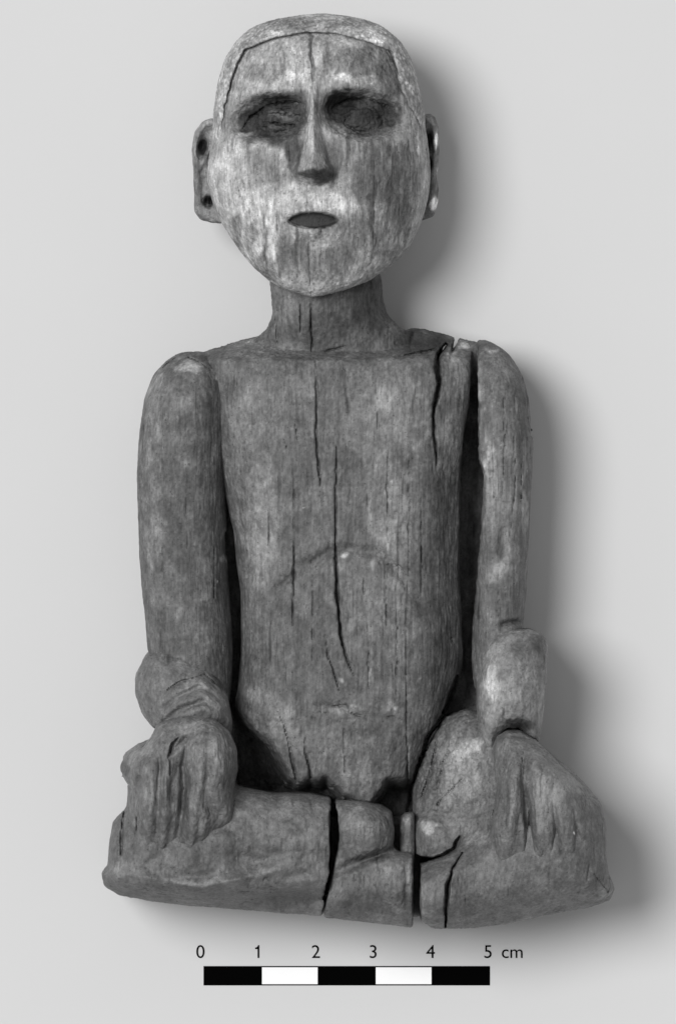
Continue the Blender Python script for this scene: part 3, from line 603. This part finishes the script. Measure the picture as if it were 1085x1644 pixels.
def lL_f(x, y, z):
    wz = sstep(150, 230, z); f = solid(x, y, z - lr(x, y) * wz, lL, 30, 318, 58)
    f = smax(f, x - np.interp(y, [1281, 1310, 1345, 1385, 1425, 1469], [530, 530, 531, 530, 527, 517]).astype(f32) + 1.6 * fbm(0 * x, y / 10, z / 14, 61, 2), 4)
    return f + lL_cr(x, y) * wz
leg = build('leg', fig, M_leg, lL_f, (156, 1170, 540, 1478, 22, 352), 2.0, 62, grain(.35, .9, 600, 2.2),
      patches(.122, [(450, 1300, 60, 20, .16, .7), (500, 1320, 26, 40, .15, .6), (380, 1345, 40, 24, .11, .5), (460, 1350, 50, 30, .12, .5), (300, 1430, 120, 14, .095, .5), (450, 1440, 60, 20, .085, .6), (320, 1412, 60, 5, .22, .6), (205, 1390, 24, 12, .2, .6), (215, 1210, 20, 20, .19, .6), (420, 1395, 40, 6, .17, .5, -14), (508, 1452, 12, 8, .2, .5)], 8, .06, .17, .1, 41))  # lit shin top and ridge, shaded middle and underside painted in

# left hand (viewer's left) resting on the knee
hL = poly_map([(256, 1160), (300, 1146), (344, 1150), (368, 1172), (380, 1200), (382, 1232), (376, 1262), (377, 1290), (374, 1316), (352, 1340), (340, 1376), (318, 1392), (280, 1398), (240, 1388), (214, 1372), (206, 1330), (206, 1296), (208, 1262), (196, 1246), (196, 1226), (206, 1208), (232, 1198), (246, 1180)], 2.5)
HLB = (170, 1120, 420, 1430)
hl = Map2(*HLB); X, Y = hl.gx, hl.gy
# back of the hand and knuckles
bump(hl, 320, 1185, 44, 30, 10); bump(hl, 345, 1225, 32, 52, 14, 2.6)
ridge(hl, [(348, 1180, 20, 10), (358, 1220, 22, 18), (358, 1260, 20, 14), (368, 1300, 11, 8), (372, 1322, 7, 2)])     # thumb
ridge(hl, [(318, 1176, 14, 8), (322, 1215, 17, 15), (318, 1280, 17, 13), (314, 1340, 17, 12), (304, 1392, 13, 6)], 2.6)
ridge(hl, [(290, 1172, 9, 5), (276, 1205, 9, 11), (270, 1262, 8, 10), (266, 1316, 9, 9), (262, 1376, 8, 4)], 2.4)
ridge(hl, [(262, 1178, 10, 4), (246, 1216, 12, 8), (240, 1290, 13, 9), (232, 1350, 12, 6)], 2.4)
ridge(hl, [(232, 1206, 10, 4), (216, 1240, 9, 6), (220, 1300, 8, 6)], 2.4)
groove(hl, [(302, 1186, 4, 5), (296, 1226, 5, 16), (298, 1262, 6, 20), (294, 1300, 5, 16), (286, 1345, 5, 14), (276, 1392, 4, 6)])
groove(hl, [(276, 1330, 3, 4), (270, 1360, 4, 10), (262, 1392, 3, 5)]); groove(hl, [(262, 1200, 3, 4), (257, 1250, 5, 9), (256, 1300, 4, 6), (250, 1360, 4, 9), (246, 1390, 3, 3)])
groove(hl, [(300, 1350, 3, 3), (294, 1376, 4, 8), (288, 1398, 3, 3)]); groove(hl, [(226, 1250, 3, 3), (226, 1310, 4, 7), (222, 1350, 3, 3)])
groove(hl, [(322, 1172, 4, 6), (298, 1184, 6, 14), (278, 1204, 6, 10)]); groove(hl, [(312, 1160, 4, 6), (290, 1172, 5, 9), (262, 1190, 4, 4)])
groove(hl, [(334, 1200, 5, 3), (336, 1240, 7, 8), (326, 1290, 6, 6), (318, 1350, 6, 9), (314, 1378, 4, 4)]); groove(hl, [(330, 1288, 6, 3), (345, 1300, 7, 8), (364, 1312, 6, 5)])
groove(hl, [(238, 1220, 5, 3), (238, 1280, 6, 9), (232, 1340, 6, 9), (230, 1375, 4, 3)])
bump(hl, 210, 1234, 14, 14, 6); hl.a -= 40 * sstep(235, 195, X) 
hl.a -= 66 * sstep(1295, 1430, Y); hl.a += 7 * fbm(X / 14, Y / 30, 0 * X, 91, 3) + 2.2 * fbm(X / 6, Y / 60, 0 * X, 97, 2)
hl.blur(1.8)
hl_cr = cracks_map(HLB, [[(290, 1180, 1, 10), (280, 1192, 3, 18), (274, 1212, 1.6, 10)], [(276, 1215, 1, 8), (277, 1240, 1.4, 8)], [(258, 1340, 1, 6), (252, 1375, 1.4, 8)], [(270, 1350, 1, 6), (264, 1382, 1.4, 6)], [(196, 1240, 2, 8), (206, 1256, 3, 10)], [(222, 1300, .8, 5), (220, 1345, 1.2, 6)]], 1.8)
def hL_f(x, y, z):
    wz = sstep(170, 240, z); return solid(x, y, z - hl(x, y) * wz, hL, 140, 352, 50) + hl_cr(x, y) * wz
hand = build('hand', fig, M_leg, hL_f, (186, 1136, 396, 1410, 130, 400), 1.8, 60, grain(.7, .8, 640, 2.4),
      patches(.14, [(350, 1195, 16, 26, .24, .7), (315, 1165, 34, 10, .2, .6), (345, 1230, 18, 30, .17, .6), (308, 1210, 14, 20, .2, .6), (225, 1200, 24, 14, .22, .6, -20), (200, 1232, 9, 12, .1, .7), (270, 1290, 10, 50, .11, .7), (300, 1300, 6, 60, .1, .6), (320, 1330, 10, 40, .17, .6), (240, 1260, 26, 30, .17, .5), (300, 1250, 14, 14, .11, .5), (240, 1360, 30, 20, .17, .5)], 7, .2, .16, .12, 45))

# foot and the broken blocks in the middle
ft = poly_map([(480, 1282), (549, 1284), (582, 1286), (612, 1292), (627, 1302), (632, 1330), (630, 1358), (640, 1366), (661, 1367), (720, 1367), (720, 1494), (662, 1488), (600, 1481), (521, 1471), (480, 1468)], 1.3)
fm = Map2(500, 1260, 690, 1510); X, Y = fm.gx, fm.gy
bump(fm, 585, 1330, 46, 38, 22, 3); bump(fm, 632, 1412, 30, 44, 14, 3); groove(fm, [(538, 1398, 8, 6), (582, 1378, 12, 14), (612, 1368, 10, 18), (636, 1362, 8, 16)]); bump(fm, 620, 1296, 18, 14, -14)
fm.a -= 30 * sstep(1425, 1490, Y); groove(fm, [(650, 1372, 3, 2), (652, 1430, 4, 6), (650, 1484, 3, 2)]); bump(fm, 575, 1420, 26, 20, 6); fm.blur(1.8)
def ft_f(x, y, z):
    f = solid(x, y, z - fm(x, y) * sstep(150, 230, z), ft, 60, 302, 30); f = smax(f, np.maximum(x - 662, np.interp(y, [1284, 1310, 1345, 1375, 1400, 1425, 1471], [538, 544, 546, 540, 533, 530, 520]).astype(f32) + 1.5 * fbm(0 * x, y / 10, z / 14, 63, 2) - x), 4); return f
foot = build('foot', fig, M_leg, ft_f, (508, 1276, 672, 1498, 50, 335), 2.0, 50, grain(.5, 1.0, 660, 1.8), patches(.12, [(570, 1310, 26, 20, .17, .6), (605, 1330, 16, 24, .14, .5), (590, 1374, 30, 8, .07, .7), (540, 1310, 5, 20, .3, .5), (632, 1388, 16, 16, .17, .6), (600, 1430, 40, 30, .10, .6), (570, 1450, 40, 20, .085, .5), (655, 1420, 4, 50, .13, .6), (625, 1368, 10, 5, .2, .6)], 6, .08, .2, .14, 51))  # shade in the crease below the foot is painted dark
sq = poly_map([(470, 1312), (770, 1312), (770, 1474), (660, 1474), (500, 1458)], 2)
build('seat_base', fig, M_leg, lambda x, y, z: solid(x, y, z, sq, 22, 130, 12), (460, 1280, 780, 1482, 14, 190), 3.0, 50, grain(.5, 1.0, 665, 1.6), patches(.09, [], 6, .08, .2, .14, 52))
sl = poly_map([(640, 1330), (643, 1312), (650, 1305), (664, 1303), (665, 1374), (640, 1374)], 1.4)
build('leg_fragment', fig, M_leg, lambda x, y, z: solid(x, y, z, sl, 110, 252, 12), (640, 1298, 668, 1370, 180, 296), 1.6, 40, grain(.8, .8, 680, .8), patches(.12, [(656, 1320, 6, 10, .2, .5)], 3, .1, .15, .12, 54))['label'] = 'narrow splinter standing above the lower block'
# right leg: hip, thigh and knee
lR = poly_map([(660, 1300), (664, 1270), (676, 1230), (694, 1186), (716, 1152), (748, 1140), (800, 1150), (840, 1176), (866, 1196), (900, 1224), (934, 1254), (962, 1288), (970, 1320), (971, 1372), (976, 1404), (985, 1426), (978, 1444), (940, 1457), (880, 1468), (820, 1481), (760, 1489), (704, 1489), (620, 1484), (620, 1302)], 2.2)
RB = (630, 1110, 1010, 1510)
rm = Map2(*RB); X, Y = rm.gx, rm.gy
# the thigh slopes back toward the hip
rm.a -= np.clip((835 - X) * .62 + (1320 - Y) * .22, 0, 120) * sstep(1395, 1340, Y + (X - 740) * .35)
bump(rm, 890, 1340, 70, 80, 22); bump(rm, 800, 1400, 60, 40, 10); rm.a -= 40 * sstep(1420, 1490, Y + (X - 800) * .18)
bump(rm, 730, 1230, 30, 40, 8); bump(rm, 688, 1334, 28, 36, 24, 2.4); bump(rm, 702, 1430, 30, 60, 16, 3); bump(rm, 770, 1290, 40, 14, -8, 2, -20)
rm.blur(2.5)
rm_cr = cracks_map(RB, [[(668, 1378, 6, 40), (692, 1378, 4, 40), (712, 1371, 4, 40), (728, 1361, 3.4, 36), (736, 1342, 2, 20)], [(742, 1366, 1.6, 16), (724, 1392, 2.2, 30), (716, 1424, 3.0, 40), (715, 1460, 2.2, 30), (715, 1486, 1.4, 16)], [(846, 1280, 1, 8), (848, 1320, 1.6, 12)], [(950, 1400, 1, 6), (975, 1430, 1, 5)],
 [(700, 1190, 1, 6), (690, 1240, 1.6, 8), (676, 1280, 1.6, 8)], [(720, 1200, 1, 5), (700, 1260, 1.4, 6)], [(800, 1270, 1, 6), (790, 1310, 1, 6)], [(700, 1290, 1, 6), (740, 1250, 1.4, 6)]], 2.4)
def lR_f(x, y, z):
    wz = sstep(90, 170, z); f = solid(x, y, z - rm(x, y) * wz, lR, 30, 322, 40 + 26 * sstep(715, 850, x))
    f = smax(f, np.interp(y, [1296, 1366, 1376, 1390, 1430, 1476, 1492], [664, 664, 669, 675, 674, 676, 700]).astype(f32) + 1.2 * fbm(0 * x, y / 10, z / 14, 65, 2) - x, 4)
    return f + rm_cr(x, y) * wz
def lR_d(x, y, z):
    th = np.exp(-(((x - 730) / 70) ** 2 + ((y - 1240) / 90) ** 2) ** 2)
    return grain(.4, .9, 700, 2.0)(x, y, z) + th * 7 * fbm(x / 8, y / 10, z / 9, 707, 4)
legr = build('leg', fig, M_leg, lR_f, (650, 1128, 996, 1500, 22, 360), 2.0, 66, lR_d,
      patches(.118, [(688, 1324, 14, 13, .30, .8), (735, 1235, 46, 70, .22, .75), (700, 1250, 12, 40, .10, .5), (770, 1235, 12, 14, .11, .5), (730, 1300, 18, 10, .12, .6), (790, 1330, 20, 14, .10, .5), (750, 1200, 30, 12, .3, .6, -30), (720, 1280, 30, 20, .17, .6), (770, 1300, 20, 20, .12, .5), (740, 1170, 26, 14, .13, .7), (800, 1420, 60, 40, .12, .5), (930, 1300, 20, 40, .17, .5), (890, 1250, 30, 18, .19, .5, 35), (760, 1450, 40, 26, .1, .5), (970, 1430, 10, 14, .24, .6), (945, 1400, 16, 40, .13, .5), (765, 1345, 20, 10, .22, .6)], 8, .08, .18, .14, 61))

# right hand (viewer's right) spread over the knee
hR = poly_map([(790, 1196), (796, 1180), (812, 1170), (836, 1172), (858, 1186), (870, 1200), (900, 1228), (934, 1260), (958, 1292), (966, 1330), (962, 1386), (940, 1420), (900, 1440), (858, 1444), (840, 1428), (818, 1408), (790, 1404), (776, 1388), (782, 1350), (790, 1310), (797, 1260), (792, 1225)], 2.5)
HRB = (750, 1150, 1000, 1470)
hr = Map2(*HRB); X, Y = hr.gx, hr.gy
ridge(hr, [(816, 1190, 16, 9), (822, 1240, 18, 19), (812, 1310, 18, 20), (800, 1380, 18, 12)], 2.8)
ridge(hr, [(842, 1196, 12, 9), (866, 1250, 16, 14), (868, 1330, 17, 14), (872, 1420, 14, 6)], 2.8)
ridge(hr, [(858, 1204, 12, 8), (896, 1270, 15, 12), (908, 1340, 15, 8), (910, 1400, 14, 3)], 2.8)
ridge(hr, [(870, 1214, 12, 6), (924, 1280, 14, 9), (940, 1340, 14, 9), (940, 1390, 12, 5)], 2.8)
groove(hr, [(842, 1215, 4, 5), (836, 1250, 5, 9), (842, 1290, 7, 16), (847, 1340, 7, 20), (850, 1390, 6, 16), (858, 1436, 4, 6)])
groove(hr, [(884, 1280, 4, 3), (890, 1330, 6, 12), (892, 1380, 6, 11), (890, 1415, 4, 3)]); groove(hr, [(915, 1290, 4, 3), (924, 1340, 6, 9), (926, 1390, 5, 6)])
groove(hr, [(798, 1178, 3, 5), (815, 1180, 4, 11), (838, 1180, 4, 12), (856, 1190, 3, 8)])
hr.a -= 58 * sstep(1310, 1460, Y); hr.a += 4 * fbm(X / 20, Y / 34, 0 * X, 93, 3) + 1.5 * fbm(X / 6, Y / 60, 0 * X, 98, 2); hr.a -= 34 * sstep(900, 970, X)
hr.a -= 26 * sstep(1260, 1180, Y)
hr.blur(1.6)
hr_cr = cracks_map(HRB, [[(846, 1290, 1, 8), (848, 1340, 2, 16), (850, 1385, 2, 14), (857, 1430, 1.4, 8)], [(890, 1330, 1.2, 7), (892, 1378, 1.8, 9)], [(838, 1205, .8, 5), (833, 1245, 1, 5)], [(948, 1330, 1, 5), (948, 1390, 1.4, 7)], [(868, 1360, 1, 4), (869, 1410, 1.2, 5)]], 1.4)
def hR_f(x, y, z):
    wz = sstep(170, 240, z); return solid(x, y, z - hr(x, y) * wz, hR, 150, 352, 52) + hr_cr(x, y) * wz
hand = build('hand', fig, M_leg, hR_f, (764, 1158, 980, 1458, 140, 386), 1.8, 60, grain(.5, .8, 740, 2.0),
      patches(.138, [(870, 1270, 26, 40, .23, .7), (815, 1200, 14, 16, .19, .5), (820, 1250, 14, 40, .15, .5), (910, 1250, 30, 16, .22, .6, 40), (845, 1240, 8, 40, .11, .6), (850, 1330, 8, 60, .1, .6), (930, 1330, 24, 50, .13, .5), (800, 1380, 14, 26, .13, .5), (918, 1333, 3, 3, .6, .9), (890, 1350, 8, 40, .11, .5), (900, 1420, 40, 14, .17, .4), (868, 1310, 14, 26, .19, .5)], 7, .16, .15, .12, 65))
hand['label'] = 'broad hand with worn fingers spread over the knee'

# ------------------------------------------------------------------ scale bar
sb = bpy.data.objects.new('scale_bar', None); COL.objects.link(sb)
K = (DIST + .02) / DIST                    # it lies on the card, a little below the traced plane
def WB(px, py): return Vector(((px - CX) * S * K, (CY - py) * S * K, 0))
sb.location = WB(556.5, 1566)
sb['label'] = 'black and white centimetre scale bar with numbers 0 to 5 below the figurine'; sb['category'] = 'scale bar'
def bx(name, x0, y0, x1, y1, z1, mat):
    a = WB(x0, y1) - sb.location; b = WB(x1, y0) - sb.location
    return box_mesh(name, a.x, a.y, b.x, b.y, 0.00001, z1, mat, sb)
bx('frame', 327, 1551, 786, 1582, .00010, M_black)
for i in range(5):
    x0 = 328.5 + i * 91.2; x1 = x0 + 91.2
    o = bx('segment', x0 + (1 if i % 2 else 0), 1553, x1 - (1 if i % 2 else 0), 1580, .00014, M_black if i % 2 == 0 else M_white)
    o['label'] = 'black segment' if i % 2 == 0 else 'white segment'
def text(name, s, px, py, size, align='CENTER'):
    c = bpy.data.curves.new(name, 'FONT'); c.body = s; c.size = size * S * K; c.align_x = align; c.extrude = .00003; c.offset = 0.0; c.resolution_u = 6
    o = bpy.data.objects.new('tmp', c); COL.objects.link(o)
    bpy.context.view_layer.update()
    me = bpy.data.meshes.new_from_object(o.evaluated_get(bpy.context.evaluated_depsgraph_get())); me.name = name
    bpy.data.objects.remove(o)
    me.materials.clear(); me.materials.append(M_black)
    t = bpy.data.objects.new(name, me); COL.objects.link(t); t.parent = sb
    p = WB(px, py) - sb.location; t.location = (p.x, p.y, .00005); return t
for s_, px in zip('0234', (322, 507, 599, 691)): text('numeral', s_, px, 1538, 30)
text('numeral', '5', 783, 1538, 30); text('unit', 'cm', 822, 1538, 30)

import bmesh
bm = bmesh.new(); O = WB(409, 1538) - sb.location
vs = [bm.verts.new(((px * S * K), (py * S * K), .00008)) for px, py in [(4.6, 0), (7.4, 0), (7.4, 20.6), (5.4, 20.6), (4.2, 17.8), (.6, 16.4), (.6, 14.2), (4.6, 14.2)]]
fc = bm.faces.new(vs); ex = bmesh.ops.extrude_face_region(bm, geom=[fc])
for v in ex['geom']:
    if isinstance(v, bmesh.types.BMVert): v.co.z -= .00006
bmesh.ops.recalc_face_normals(bm, faces=bm.faces[:])
me = bpy.data.meshes.new('numeral'); bm.to_mesh(me); bm.free(); me.materials.append(M_black)
o = bpy.data.objects.new('numeral', me); COL.objects.link(o); o.parent = sb; o.location = O
